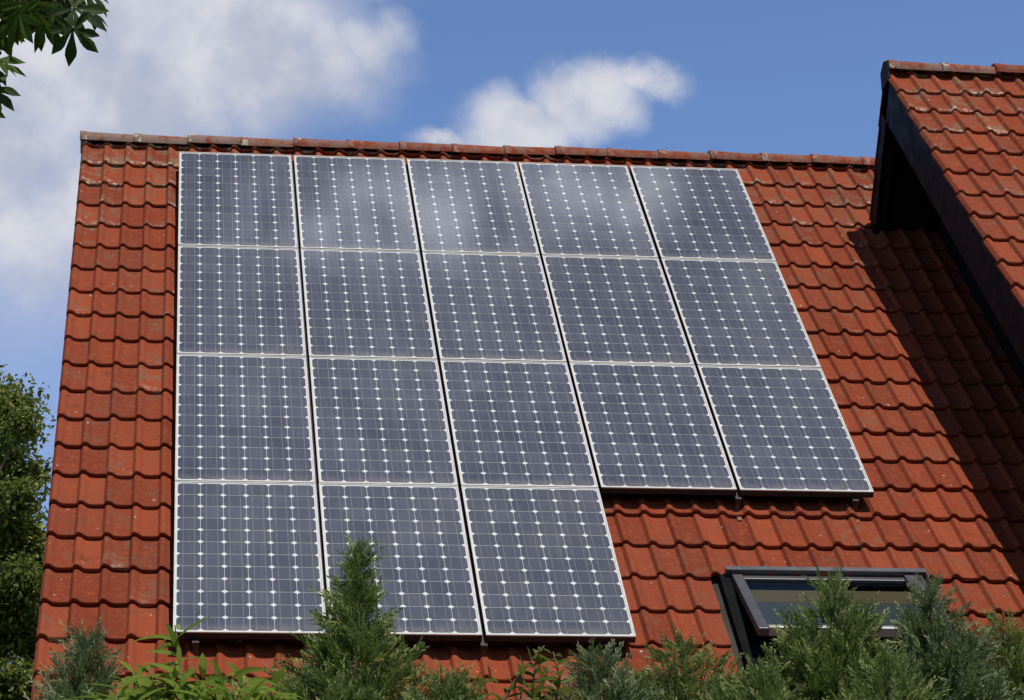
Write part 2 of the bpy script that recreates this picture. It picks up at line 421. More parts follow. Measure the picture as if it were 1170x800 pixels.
# verge boards on the two gables
for xs in ((VX + .012, VX + .04), (X1 - .03, X1 - .002)):
    mb = MB(); mb.box((xs[0], yb - .03, -.34), (xs[1], yt, -.166), 0, B, ORG)
    mb.build('verge_board', M_DARKWOOD, house)
    mb = MB(); mb.box((xs[0], yb - .03, -.34), (xs[1], yt, -.166), 0, np.stack([EX, RB[:, 1], RB[:, 2]], 1), np.array([0, RO[1], RO[2]]))
    mb.build('verge_board', M_DARKWOOD, house)
def gutter(name, x0, x1, y, z, parent):
    th = np.linspace(math.pi, 2 * math.pi, 9); mb = MB()
    v = []
    for x in (x0, x1):
        for r in (.065, .06): v += [[x, y + r * math.cos(t), z + r * math.sin(t)] for t in th]
    f = [(i, i + 1, 18 + i + 1, 18 + i) for i in range(8)] + [(9 + i, 27 + i, 28 + i, 10 + i) for i in range(8)]
    f += [(0, 18, 27, 9), (8, 17, 35, 26)] + [(i, 9 + i, 10 + i, i + 1) for i in range(8)] + [(18 + i, 19 + i, 28 + i, 27 + i) for i in range(8)]
    return mb.add(v, f).build(name, M_ZINC, parent)
gutter('gutter', X0, X1, e[1] - .06, e[2] - .05, house)

def ridge_cap_mesh(length=.43, seed=0):
    """one tapering ridge tile along +x, wide and thick at its near end"""
    rng = np.random.default_rng(seed); V = []; R = []; Q = []
    th = np.linspace(math.radians(-8), math.radians(188), 17); k = len(th)
    secs = [(.0, .104, .086), (.0, .104, .104), (.012, .107, .107), (.05, .106, .106), (.06, .101, .101), (length - .03, .092, .092), (length, .091, .091), (length, .091, .075)]
    for x, ro, rr in secs:
        for t in th: V.append([x, rr * math.cos(t) * 1.12, rr * math.sin(t) * .92])
        R += [[rng.random() * .2 + .3, .02 if x < .06 else .5, .5]] * k
    for s in range(len(secs) - 1):
        for i in range(k - 1): Q.append((s * k + i, s * k + i + 1, (s + 1) * k + i + 1, (s + 1) * k + i))
    for i in range(k - 1): Q.append(((len(secs) - 1) * k + i, (len(secs) - 1) * k + i + 1, i + 1, i))
    return np.array(V), np.array(Q), np.array(R)
def ridge_line(x0, n, y, z, parent, worn, dz=0):
    for i in range(n):
        V, Q, R = ridge_cap_mesh(seed=i)
        rng = np.random.default_rng(100 + i); V = V.copy()
        # bedded with tiny errors
        V[:, 2] += (V[:, 0] - .2) * rng.normal(0, .008) + rng.normal(0, .003); V[:, 1] += rng.normal(0, .004)
        V = V + np.array([x0 + i * .392, y, z]); R = R.copy(); R[:, 0] = rng.random() * .7; R[:, 2] = worn(x0 + i * .39)
        quad_mesh('ridge_tile', V, Q, M_RIDGE, parent, True, R)
rw = RW([0, YR, ZT])
ridge_line(VX - .015, 16, rw[1], rw[2] - .026, house, lambda x: 1.0 if x < .2 else (.75 if x < 1.0 else .55))
mb = MB()                                                    # mortar bed under the ridge
mb.prism([(rw[1] - .07, rw[2] - .10), (rw[1] + .07, rw[2] - .10), (rw[1] + .03, rw[2] - .01), (rw[1] - .03, rw[2] - .01)], X0, X1)
mb.build('ridge_bedding', M_BATTEN, house)

# ------------------------------------------------------------------ roof window of the house
sx0, sx1, sy0, sy1 = 3.125, 4.245, -6.40, -5.55
win = MB()
zt = -.095
for lo, hi in (((sx0, sy0, -.24), (sx0 + .045, sy1, zt - .02)), ((sx1 - .045, sy0, -.24), (sx1, sy1, zt - .02)),
               ((sx0 + .045, sy1 - .05, -.24), (sx1 - .045, sy1, zt - .02)), ((sx0 + .045, sy0, -.24), (sx1 - .045, sy0 + .05, zt - .02))):
    win.box(lo, hi, 0, B, ORG)
roofwin = win.build('roof_window', M_LEAD, house)
mb = MB()                                                    # dark flashing round the frame
mb.box((sx0 - .055, sy0 - .28, -.150), (sx0 - .002, sy1 + .02, -.112), 0, B, ORG)
mb.box((sx1 + .002, sy0 - .28, -.150), (sx1 + .035, sy1 + .02, -.112), 0, B, ORG)
mb.box((sx0, sy0 - .28, -.152), (sx1, sy0 - .002, -.118), 0, B, ORG)
def child(o, parent_part):                                   # parts of a part share its origin
    o.parent = parent_part; return o
hl = np.array(house.matrix_world.translation)
child(mb.build('flashing', M_LEAD, house), roofwin)
mb = MB(); mb.box((sx0 - .02, sy1 + .002, -.130), (sx1 + .02, sy1 + .040, -.070), 0, B, ORG)
child(mb.build('head_cover', M_ZINC, house), roofwin)
# top hung sash, opened a little
TH = math.radians(10); L = .78
SB = np.stack([EX, EY * math.cos(TH) + EN * -math.sin(TH), EN * math.cos(TH) + EY * math.sin(TH)], 1)
so_ = RW([0, sy1 - .01, zt])
mb = MB()
mb.box((sx0 + .012, -L, -.045), (sx0 + .070, -.004, .004), 0, SB, so_)
mb.box((sx1 - .115, -L, -.045), (sx1 - .012, -.004, .012), 0, SB, so_)
mb.box((sx0 + .070, -.05, -.045), (sx1 - .115, -.004, -.004), 0, SB, so_)
sash = child(mb.build('sash', M_ZINC, house, bevel=.004), roofwin)
mb = MB(); mb.box((sx0 + .070, -L, -.045), (sx1 - .115, -L + .035, .010), 0, SB, so_)
child(mb.build('sash_bottom_rail', M_ZINCL, house, bevel=.004), roofwin)
mb = MB(); mb.box((sx0 + .068, -L + .033, -.022), (sx1 - .113, -.058, -.012), 0, SB, so_)
child(mb.build('pane', M_GLASS, house), roofwin)
mb = MB(); mb.box((sx0 + .075, -.33, -.036), (sx1 - .12, -.15, -.032), 0, SB, so_)
child(mb.build('upper_reflection', M_OCHRE_REFL, house), roofwin)  # ochre sheet added behind the glass for a brownish reflection
mb = MB(); mb.box((sx0 + .075, -L + .04, -.036), (sx1 - .12, -.333, -.032), 0, SB, so_)
child(mb.build('lower_reflection', M_GREY_REFL, house), roofwin)  # grey sheet added to colour the reflection in the lower pane
mb = MB()                                                    # the room behind: an open box
a0, a1, b0, b1, d0, d1 = SKY[0], SKY[1], SKY[2], SKY[3], -1.4, -.202
P = [(a0, b0, d0), (a1, b0, d0), (a1, b1, d0), (a0, b1, d0), (a0, b0, d1), (a1, b0, d1), (a1, b1, d1), (a0, b1, d1)]
mb.add(RW(P), [(0, 1, 2, 3), (0, 4, 5, 1), (1, 5, 6, 2), (2, 6, 7, 3), (3, 7, 4, 0)])
child(mb.build('window_recess', M_ROOM, house), roofwin)

# ------------------------------------------------------------------ taller wing to the right
WX = 5.0; ZW = 1.0 - .018; WR = -.46
wing = empty('gabled_wing', (8, RW([0, WR, ZW])[1], 0), 'taller red tiled wing with a dark overhanging gable at the right', 'house')
wn = [-.86 - .35 * k for k in range(0, 23)]; WNC = 36
tile_field('front_roof_slope', WX, WNC, [-.51] + wn, ZW, wing, M_TILE, B, ORG, lambda x, y: .24 + .3 * max(0, 1 - abs(y + 1.0) / 1.5), top=.045)
wr = RW([0, WR, ZW]); we = RW([0, wn[-1], ZW])
WRO = np.array([WX + WNC * PER, wr[1], wr[2]]) - RB @ np.array([0, WR, ZW])
tile_field('rear_roof_slope', 0, WNC, [-.51, -.86, -1.21, -1.56], ZW, wing, M_TILE, RB, WRO, lambda x, y: .3, seg=8, top=.045)
WB = np.stack([EX, RB[:, 1], RB[:, 2]], 1); WO = np.array([0, WRO[1], WRO[2]])
wx1 = WX + WNC * PER
mb = MB(); mb.box((WX + .04, wn[-1] + .05, ZW - .07), (wx1 - .02, WR - .03, ZW - .022), 0, B, ORG)
mb.box((WX + .04, -1.75, ZW - .07), (wx1 - .02, WR - .03, ZW - .022), 0, WB, WO)
mb.build('roof_deck', M_DARKWOOD, wing)
mb = MB(); mb.box((WX + .008, wn[-1] + .02, ZW - .29), (WX + .036, WR - .002, ZW - .008), 0, B, ORG); mb.build('bargeboard', M_BOARD, wing)
mb = MB(); mb.box((WX + .008, -1.75, ZW - .15), (WX + .036, WR - .002, ZW - .008), 0, WB, WO); mb.build('bargeboard', M_BOARD, wing)
mb = MB()                                                    # second, inner board and purlin ends under the overhang
mb.box((WX + .042, wn[-1] + .3, ZW - .20), (WX + .09, WR - .06, ZW - .073), 0, B, ORG)
mb.box((WX + .042, -1.7, ZW - .14), (WX + .09, WR - .06, ZW - .073), 0, WB, WO)
mb.build('barge_rafter', M_DARKWOOD, wing)
for yp in (-.75, -2.6, -4.6, -6.6):
    mb = MB(); mb.box((WX + .10, yp - .07, ZW - .24), (WX + .56, yp + .07, ZW - .074), 0, B, ORG); mb.build('purlin_end', M_DARKWOOD, wing)
# gable wall and body
wy0 = we[1] + .5; wz0 = we[2] + .5 * math.tan(PITCH) - .14; tz = wz0 + (wr[1] - wy0) * math.tan(PITCH)
by1 = wr[1] + 2.0
body = [(wy0, 0), (by1, 0), (by1, tz - (by1 - wr[1]) * math.tan(PITCH)), (wr[1], tz), (wy0, wz0)]
mb = MB(); mb.prism(body, WX + .5, wx1 - .15); mb.build('wall', M_DARKWOOD, wing)
mb = MB()                                                    # upright cladding boards on the gable
y = wy0 + .02
while y < by1 - .02:
    y2 = min(y + .155, by1); ym = (y + y2) / 2
    top = lambda q: (tz - abs(q - wr[1]) * math.tan(PITCH)) - .01
    mb.add([[WX + .485, y, 2], [WX + .485, y2, 2], [WX + .485, y2, top(y2)], [WX + .485, y, top(y)],
            [WX + .499, y - .0, 2], [WX + .499, y2, 2], [WX + .499, y2, top(y2)], [WX + .499, y, top(y)]],
           [(0, 3, 2, 1), (0, 1, 5, 4), (1, 2, 6, 5), (2, 3, 7, 6), (3, 0, 4, 7)])
    y += .165
mb.build('gable_cladding', M_DARKWOOD, wing)
ridge_line(WX + .012, 14, wr[1], wr[2] - .015, wing, lambda x: .8 if x < 5.7 else .4)
mb = MB(); mb.prism([(wr[1] - .10, wr[2] - .10), (wr[1] + .10, wr[2] - .10), (wr[1] + .10, wr[2] + .04), (wr[1], wr[2] + .085), (wr[1] - .10, wr[2] + .04)], WX + .0, WX + .014)
mb.build('ridge_end_plate', M_DARKWOOD, wing)
gutter('gutter', WX + .05, wx1, we[1] - .06, we[2] - .05, wing)

# ------------------------------------------------------------------ solar panels
PX, PY = .826, 1.59
PW, PH = .806, 1.580
def make_panel():
    root = empty('solar_panel', (0, 0, 0))
    mb = MB(); t = .009; z0, z1 = -.042, 0.0
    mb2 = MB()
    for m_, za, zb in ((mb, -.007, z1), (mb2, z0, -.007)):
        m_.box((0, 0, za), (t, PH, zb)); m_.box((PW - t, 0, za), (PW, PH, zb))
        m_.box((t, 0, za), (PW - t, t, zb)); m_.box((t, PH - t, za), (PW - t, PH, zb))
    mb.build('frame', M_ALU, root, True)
    mb2.box((t, t, -.014), (PW - t, PH - t, -.0105))  # dark sheet under the backsheet, added to deepen the shade below
    mb2.build('shade_skirt', M_SHADE_SKIRT, root, True)
    mb = MB(); mb.box((t, t, -.010), (PW - t, PH - t, -.0040)); mb.build('backsheet', M_BACK, root, True)
    # pseudo square cells: six across, twelve high
    c = .125; px = (PW - 2 * t - .012) / 6; py = (PH - 2 * t - .022) / 12; ch = .0165
    V = []; Q = []; R = []; nv = 0; rng = np.random.default_rng(3)
    for i in range(6):
        for j in range(12):
            cx = t + .006 + px * (i + .5); cy = t + .011 + py * (j + .5); a = (px - .0024) / 2; b_ = (py - .0046) / 2
            V += [(cx - a, cy - b_ + ch, 0), (cx - a + ch, cy - b_, 0), (cx + a - ch, cy - b_, 0), (cx + a, cy - b_ + ch, 0),
                  (cx + a, cy + b_ - ch, 0), (cx + a - ch, cy + b_, 0), (cx - a + ch, cy + b_, 0), (cx - a, cy + b_ - ch, 0)]
            Q += [(nv, nv + 1, nv + 2, nv + 3), (nv, nv + 3, nv + 4, nv + 7), (nv + 7, nv + 4, nv + 5, nv + 6)]
            R += [[rng.random(), 0, 0]] * 8; nv += 8
    V = np.array(V); V[:, 2] = -.0028
    quad_mesh('solar_cells', V, np.array(Q), M_CELL, root, False, np.array(R))
    mb = MB()
    for i in range(6):
        cx = t + .006 + px * (i + .5)
        for s in (-1, 1):
            q = cx + s * px * .24
            mb.add([(q - .0011, t + .012, -.0018), (q + .0011, t + .012, -.0018), (q + .0011, PH - t - .012, -.0018), (q - .0011, PH - t - .012, -.0018)], [(0, 1, 2, 3)])
    mb.build('busbars', M_BUS, root, True)
    return root
ROT = B
def place(o, x, y, z=0):
    M = Matrix([list(r) for r in ROT]).to_4x4(); M.translation = Vector(RW([x, y, z])); o.matrix_world = M
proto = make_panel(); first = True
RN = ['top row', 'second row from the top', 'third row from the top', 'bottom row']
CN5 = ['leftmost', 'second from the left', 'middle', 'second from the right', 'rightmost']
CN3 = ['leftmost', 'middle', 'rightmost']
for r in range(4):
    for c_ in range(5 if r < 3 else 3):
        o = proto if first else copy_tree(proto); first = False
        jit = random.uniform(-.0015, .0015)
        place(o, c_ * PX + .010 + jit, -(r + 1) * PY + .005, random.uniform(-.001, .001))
        extra = ''; nm = (CN5 if r < 3 else CN3)[c_]
        if r == 0 and c_ == 0: extra = ', near the ridge at left'
        if r == 2 and c_ == 4: extra = ', over bare tiles'
        if r == 3 and c_ == 0: extra = ', behind a leafy sprig'
        if r == 3 and c_ == 1: extra = ', behind the conifer tip'
        tag(o, 'solar panel, %s of the %s%s' % (nm, RN[r], extra), 'solar panel', 'solar panels on the tiled roof')

# mounting rails under the panels: run up the slope, their feet show below the bottom edges
rx = [.13, PX, PX * 2, PX * 3 - .16, PX * 4, PX * 5 - .12]
lab = ['metal mounting rail under the left edge of the solar panels', 'metal mounting rail under the first gap between panel columns', 'metal mounting rail under the gap right of the second panel column',
       'metal mounting rail near the right edge of the bottom panel row', 'metal mounting rail whose foot shows under the gap left of the last panel column', 'metal mounting rail under the right edge of the upper panel rows']
for x, l in zip(rx, lab):
    bot = -4 * PY if x < 3 * PX else -3 * PY
    rt = empty('mounting_rail', RW([x, bot, -.06]), l, 'rail', 'mounting rails under the solar panels')
    mb = MB(); mb.box((x - .018, bot - .03, -.085), (x + .018, .0, -.0445), 0, B, ORG); mb.build('rail', M_RAIL, rt)
    y = bot - .012
    k = 0
    while y < -.1:
        mb = MB(); mb.box((x - .013, y - .012, -.128), (x + .013, y + .012, -.0855), 0, B, ORG)
        mb.box((x - .013, y - .12, -.138), (x + .013, y + .012, -.1285), 0, B, ORG)
        mb.build('roof_hook', M_HOOK, rt); y += 1.05

# ------------------------------------------------------------------ foliage
def scatter(T, TQ, pos, dirs, nrm, scale, rng, tipcol=None, tone=None):
    """places copies of a template (x along the leaf, z its face) and merges them"""
    T = np.asarray(T, float); n = len(pos)
    d = dirs / (np.linalg.norm(dirs, axis=1)[:, None] + 1e-9)
    z = nrm - (nrm * d).sum(1)[:, None] * d; z /= np.linalg.norm(z, axis=1)[:, None] + 1e-9
    y = np.cross(z, d)
    Mx = np.stack([d, y, z], 2)
    V = np.einsum('nij,kj->nki', Mx, T) * scale[:, None, None] + pos[:, None, :]
    Q = (np.asarray(TQ)[None] + (np.arange(n) * len(T))[:, None, None]).reshape(-1, 4)
    t = rng.random(n) if tone is None else tone
    R = np.stack([np.repeat(t, len(T)), np.tile(T[:, 0].clip(0, 1) ** 3 if tipcol is None else tipcol, n), np.zeros(n * len(T))], 1)
    return V.reshape(-1, 3), Q, R

def blade(p, d, nr, ln, w, fold=0.0):
    """one narrow leaf as two quads"""
    d = d / np.linalg.norm(d); s = np.cross(nr, d); s /= np.linalg.norm(s)
    q = [p, p + d * ln * .45 + s * w * .5 + nr * fold, p + d * ln, p + d * ln * .45 - s * w * .5 + nr * fold]
    return q
def spray_template(rng):
    V = []; Q = []
    zed = np.array([0, 0, 1.0])
    for k in range(13):
        t = .06 + .9 * k / 12
        s = 1 if k % 2 else -1
        ax = np.array([t, 0, .10 * t * t + rng.normal(0, .03)])
        ang = s * math.radians(rng.uniform(24, 46)); ln = (.34 - .2 * t) * rng.uniform(.8, 1.2)
        d = np.array([math.cos(ang), math.sin(ang), rng.normal(.05, .22)])
        n_ = zed + rng.normal(0, .55, 3); n_ /= np.linalg.norm(n_)
        Q.append([len(V) + i for i in range(4)]); V += blade(ax, d, n_, ln, .062)
        d2 = np.array([math.cos(ang * .35), math.sin(ang * .35), rng.normal(.05, .2)])
        Q.append([len(V) + i for i in range(4)]); V += blade(ax + d * ln * .45, d2, n_, ln * .7, .055)
    Q.append([len(V) + i for i in range(4)]); V += blade(np.zeros(3), np.array([1, 0, .12]), zed, 1.05, .05)
    return np.array(V), np.array(Q)
SPRAYS = [spray_template(np.random.default_rng(s)) for s in range(4)]

def conifer(u, v, dist, prof, label, material, group=None, dens=1.0, lean=0, seed=0, spl=.11):
    """upright conifer with its tip at a photo pixel; prof = (drop below the tip, radius), both in photo pixels"""
    rng = np.random.default_rng(seed + 50)
    tip = at(u, v, dist); pxm = np.linalg.norm(tip - CAM) / 3196.94
    H = tip[2]
    drop = [0] + [p[0] * pxm * 1.03 for p in prof] + [H * .75, H]
    rad = [.01] + [p[1] * pxm for p in prof]; rad += [max(rad[-1] * 1.15, .5), rad[-1] * .8]
    base = np.array([tip[0], tip[1], 0.0])
    root = empty('conifer', base, label, 'conifer', group)
    show = (prof[-1][0] + 110) * pxm                            # the finely modelled upper part
    P = []; D = []; S = []; T = []
    br = []
    # ascending branches
    nb = int(150 * dens * max(1, show / 1.0))
    for i in range(nb):
        dr = show * (i + rng.random()) / nb
        dr = max(dr, .015)
        a = rng.random() * 2 * math.pi
        r = np.interp(dr, drop, rad) * rng.uniform(.62, 1.16)
        rise = r * rng.uniform(.7, 1.5)
        p0 = np.array([tip[0], tip[1], H - dr - rise * .9]); p1 = np.array([tip[0] + r * math.cos(a), tip[1] + r * math.sin(a), H - dr])
        br.append((p0, p1))
        ln = np.linalg.norm(p1 - p0); ns = max(3, int(ln / .017))
        ts = np.clip(rng.random(ns) ** .7, .12, 1)
        for t in ts:
            q = p0 + (p1 - p0) * t; q = q + np.array([0, 0, -.12 * ln * math.sin(t * math.pi)])
            P.append(q + rng.normal(0, .012, 3)); dd = (p1 - p0) / ln * .8 + np.array([math.cos(a), math.sin(a), 0]) * .2 + rng.normal(0, .42, 3) + np.array([0, 0, .35])
            D.append(dd); S.append(spl * rng.uniform(.6, 1.25) * (1 if dr > .15 else .75)); T.append(np.clip(rng.normal(.5, .22), 0, 1))
    # leader
    for k in range(26):
        t = rng.random() * .30; P.append(np.array([tip[0], tip[1], H - t - .07]) + rng.normal(0, .010, 3)); D.append(np.array([0, 0, 1.0]) + rng.normal(0, .22, 3)); S.append(spl * .8); T.append(.6)
    # coarser lower body
    zlow = H - show
    for k in range(1500):
        z = zlow * rng.random(); dr = H - z; r = np.interp(dr, drop, rad) * math.sqrt(rng.uniform(.3, 1.1)); a = rng.random() * 2 * math.pi
        P.append(np.array([tip[0] + r * math.cos(a), tip[1] + r * math.sin(a), z + .05])); D.append(np.array([math.cos(a), math.sin(a), .9]) + rng.normal(0, .3, 3)); S.append(.24); T.append(rng.random())
    P, D, S, T = np.array(P), np.array(D), np.array(S), np.array(T)
    Vs, Qs, Rs = [], [], []; off = 0
    which = rng.integers(0, 4, len(P))
    for w in range(4):
        m_ = which == w
        V, Q, R = scatter(*SPRAYS[w], P[m_], D[m_], rng.normal(0, 1, (m_.sum(), 3)), S[m_], rng, tone=T[m_])
        Vs.append(V); Qs.append(Q + off); Rs.append(R); off += len(V)
    quad_mesh('crown', np.concatenate(Vs), np.concatenate(Qs), material, root, False, np.concatenate(Rs))
    mb = MB(); zz = np.linspace(0, H - .04, 9)
    mb.tube(np.stack([np.full(9, tip[0]), np.full(9, tip[1]), zz], 1), np.interp(zz, [0, H], [.09, .004]), 8)
    for p0, p1 in br[::3]: mb.tube([p0, (p0 + p1) / 2 + np.array([0, 0, -.02]), p1], [.007, .005, .002], 4)
    mb.build('trunk', M_BARK, root, smooth=True)
    return root

GC = 'conifers standing before the house'
conifer(407, 632, 9.4, [(25, 5), (45, 10), (70, 15), (100, 30), (130, 54), (160, 78), (185, 104)], 'tallest pointed conifer, its tip in front of the bottom solar panels', M_CONIFER, GC, 1.35, seed=1)
conifer(947, 668, 10.2, [(18, 16), (40, 34), (60, 42), (90, 58), (140, 70)], 'bushy conifer standing before the middle of the roof window', M_CONIFER, GC, 1.2, seed=2)
conifer(1059, 671, 10.0, [(20, 12), (45, 24), (75, 42), (105, 58), (140, 70)], 'conifer with a narrow tip covering the right end of the roof window', M_CONIFER2, GC, 1.15, seed=3)
conifer(1146, 716, 10.5, [(15, 20), (40, 40), (70, 52), (90, 58)], 'low conifer at the far right corner, right of the roof window', M_CONIFER, GC, 1.2, seed=4)
conifer(779, 738, 10.1, [(15, 26), (40, 55), (70, 78), (90, 84)], 'broad rounded conifer between the panels and the roof window', M_CONIFER, GC, 1.25, seed=5)
conifer(685, 755, 9.3, [(15, 14), (35, 32), (60, 46)], 'short greyish conifer below the rightmost panel of the bottom row', M_CONIFER2, GC, 1.2, seed=6)
conifer(96, 732, 9.0, [(20, 11), (50, 26), (80, 40)], 'small blue grey conifer before the lower left corner of the roof', M_CONIFER2, GC, .8, seed=7)
conifer(868, 772, 9.6, [(15, 26), (35, 50)], 'low dark conifer under the left end of the roof window', M_CONIFER, GC, 1.2, seed=8)
conifer(512, 778, 9.0, [(15, 20), (40, 40)], 'low young conifer at the bottom edge, right of the tallest one', M_CONIFER, GC, 1.1, seed=10)
conifer(1008, 762, 9.4, [(20, 24), (50, 44)], 'low conifer filling the gap between two taller ones under the roof window', M_CONIFER, GC, 1.1, seed=9)

def leaf_template(width, droop=.15, fold=.06, segs=5, tip=1.0):
    V = []; Q = []
    for i in range(segs + 1):
        t = i / segs; w = width * (math.sin(math.pi * min(1, t ** .85)) ** .8) * .5 + .004
        if i == segs: w = .003
        zc = -droop * t * t
        V += [(t, -w, zc + fold * w / width), (t, 0, zc), (t, w, zc + fold * w / width)]
    for i in range(segs):
        for k in range(2): a = i * 3 + k; Q.append((a, a + 3, a + 4, a + 1))
    return np.array(V, float), np.array(Q)

def shrub(name, base_uv, dist, shoots, leafw, leaflen, material, twig, label, cat, seed, spacing=.035, filler=600, droop=.25):
    """leafy shrub: each shoot is a list of photo pixels from low to tip"""
    rng = np.random.default_rng(seed); b = at(*base_uv, dist); base = np.array([b[0], b[1], 0.0])
    root = empty(name, base, label, cat)
    P = []; D = []; Nn = []; S = []; T = []; mb = MB()
    for sh in shoots:
        dd = dist + rng.normal(0, .12)
        pts = [at(u, v, dd) for u, v in sh]
        low = pts[0]; pts = [base + np.array([rng.normal(0, .06), rng.normal(0, .06), 0]), np.array([(base[0] + low[0]) / 2, (base[1] + low[1]) / 2, low[2] * .55])] + pts
        pts = np.array(pts); tt = np.linspace(0, 1, len(pts)); ts = np.linspace(0, 1, 22)
        c = np.stack([np.interp(ts, tt, pts[:, k]) for k in range(3)], 1)
        mb.tube(c, np.linspace(.012, .0022, 22), 5)
        seglen = np.r_[0, np.cumsum(np.linalg.norm(np.diff(c, axis=0), axis=1))]
        s0 = max(0, seglen[-1] - 1.15); s = s0; k = 0
        while s <= seglen[-1]:
            q = np.array([np.interp(s, seglen, c[:, i]) for i in range(3)]); q2 = np.array([np.interp(min(s + .01, seglen[-1]), seglen, c[:, i]) for i in range(3)])
            ax = q2 - q if s + .01 < seglen[-1] else c[-1] - c[-3]; ax = ax / (np.linalg.norm(ax) + 1e-9)
            a = k * 2.4 + rng.normal(0, .3); e1 = np.cross(ax, [0.2, .9, .1]); e1 /= np.linalg.norm(e1); e2 = np.cross(ax, e1)
            out = e1 * math.cos(a) + e2 * math.sin(a)
            d = out * .85 + ax * rng.uniform(.25, .8) + rng.normal(0, .12, 3)
            P.append(q); D.append(d); Nn.append(ax + np.array([0, 0, .5]) + rng.normal(0, .2, 3)); S.append(leaflen * rng.uniform(.6, 1.1) * (1 - .35 * max(0, (s - seglen[-1] + .1) / .1))); T.append(np.clip(rng.normal(.55, .25), 0, 1))
            s += spacing * rng.uniform(.7, 1.3); k += 1
    for k in range(filler):                                    # body of the shrub below the picture
        a = rng.random() * 6.283; z = max(.3, min(q[2] for q in P) * math.sqrt(rng.random())); r = .5 * math.sqrt(rng.random()) * (.4 + .6 * z / (z + .8))
        P.append(base + np.array([r * math.cos(a), r * math.sin(a), z])); D.append(np.array([math.cos(a), math.sin(a), .1]) + rng.normal(0, .4, 3)); Nn.append(np.array([0, 0, 1.0]) + rng.normal(0, .4, 3)); S.append(leaflen); T.append(rng.random())
    P, D, Nn, S, T = map(np.array, (P, D, Nn, S, T)); Vs, Qs, Rs, off = [], [], [], 0
    which = rng.integers(0, 4, len(P))
    for w in range(4):                                         # four leaf shapes: flat, curled, narrow, folded
        TV, TQ = leaf_template(leafw * (1, .85, .7, 1.1)[w], droop * (1, 2.0, .4, 1.4)[w], (.06, .12, .05, .22)[w]); k = which == w
        V, Q, R = scatter(TV, TQ, P[k], D[k], Nn[k], S[k], rng, tone=T[k]); Vs.append(V); Qs.append(Q + off); Rs.append(R); off += len(V)
    quad_mesh('foliage', np.concatenate(Vs), np.concatenate(Qs), material, root, True, np.concatenate(Rs))
    mb.build('stems', twig, root, smooth=True)
    return root

shrub('leafy_shrub', (215, 800), 8.6,
      [[(190, 860), (185, 810), (170, 765)], [(150, 860), (150, 815), (140, 775)], [(215, 860), (225, 815), (232, 776)], [(250, 860), (262, 820), (280, 775)],
       [(290, 870), (300, 825), (312, 782)], [(180, 860), (200, 830), (205, 790)], [(235, 870), (250, 840), (255, 790)], [(160, 870), (165, 840), (188, 790)], [(130, 870), (125, 840), (118, 800)], [(155, 880), (158, 820), (152, 768)], [(255, 880), (252, 820), (258, 772)], [(190, 880), (188, 820), (192, 772)], [(300, 880), (296, 830), (298, 790)], [(240, 880), (245, 830), (248, 788)], [(170, 880), (172, 830), (160, 775)], [(270, 880), (285, 840), (300, 800)], [(200, 880), (212, 840), (220, 795)], [(145, 880), (150, 850), (165, 800)], [(300, 880), (305, 850), (330, 800)], [(255, 890), (262, 850), (290, 806)], [(150, 890), (152, 850), (148, 792)], [(205, 890), (215, 860), (240, 800)], [(275, 890), (272, 850), (265, 776)], [(190, 890), (195, 850), (215, 800)], [(225, 890), (235, 850), (262, 790)], [(185, 890), (180, 850), (178, 800)], [(120, 890), (118, 860), (135, 790)],
       [(205, 850), (208, 790), (204, 742), (200, 716)]],
      .215, .165, M_LIME, M_GREENTWIG, 'bright yellow green shrub with long pointed leaves at the lower left', 'shrub', 21, .014, droop=.32)
shrub('leafy_shrub', (600, 800), 9.0,
      [[(545, 870), (575, 800), (602, 760), (622, 738)], [(600, 870), (610, 810), (628, 762)], [(620, 870), (632, 820), (640, 775), (632, 745)], [(580, 870), (590, 830), (596, 790)], [(640, 870), (648, 830), (652, 790)], [(530, 860), (545, 790), (560, 775)], [(560, 880), (570, 840), (575, 800)], [(610, 880), (615, 840), (618, 790)], [(590, 880), (605, 830), (612, 755)], [(650, 880), (640, 840), (630, 790)], [(520, 880), (525, 840), (528, 800)]],
      .5, .078, M_LIME2, M_TWIG, 'olive yellow shrub with reddish twigs below the bottom panels', 'shrub', 22, .013)
shrub('leafy_shrub', (372, 800), 9.9,
      [[(368, 850), (366, 780), (362, 728)], [(375, 850), (378, 780), (384, 722)], [(360, 850), (352, 790), (345, 745)]],
      .45, .055, M_LIME2, M_GREENTWIG, 'thin olive shrub showing beside the tallest pointed conifer', 'shrub', 23, .018, 300)

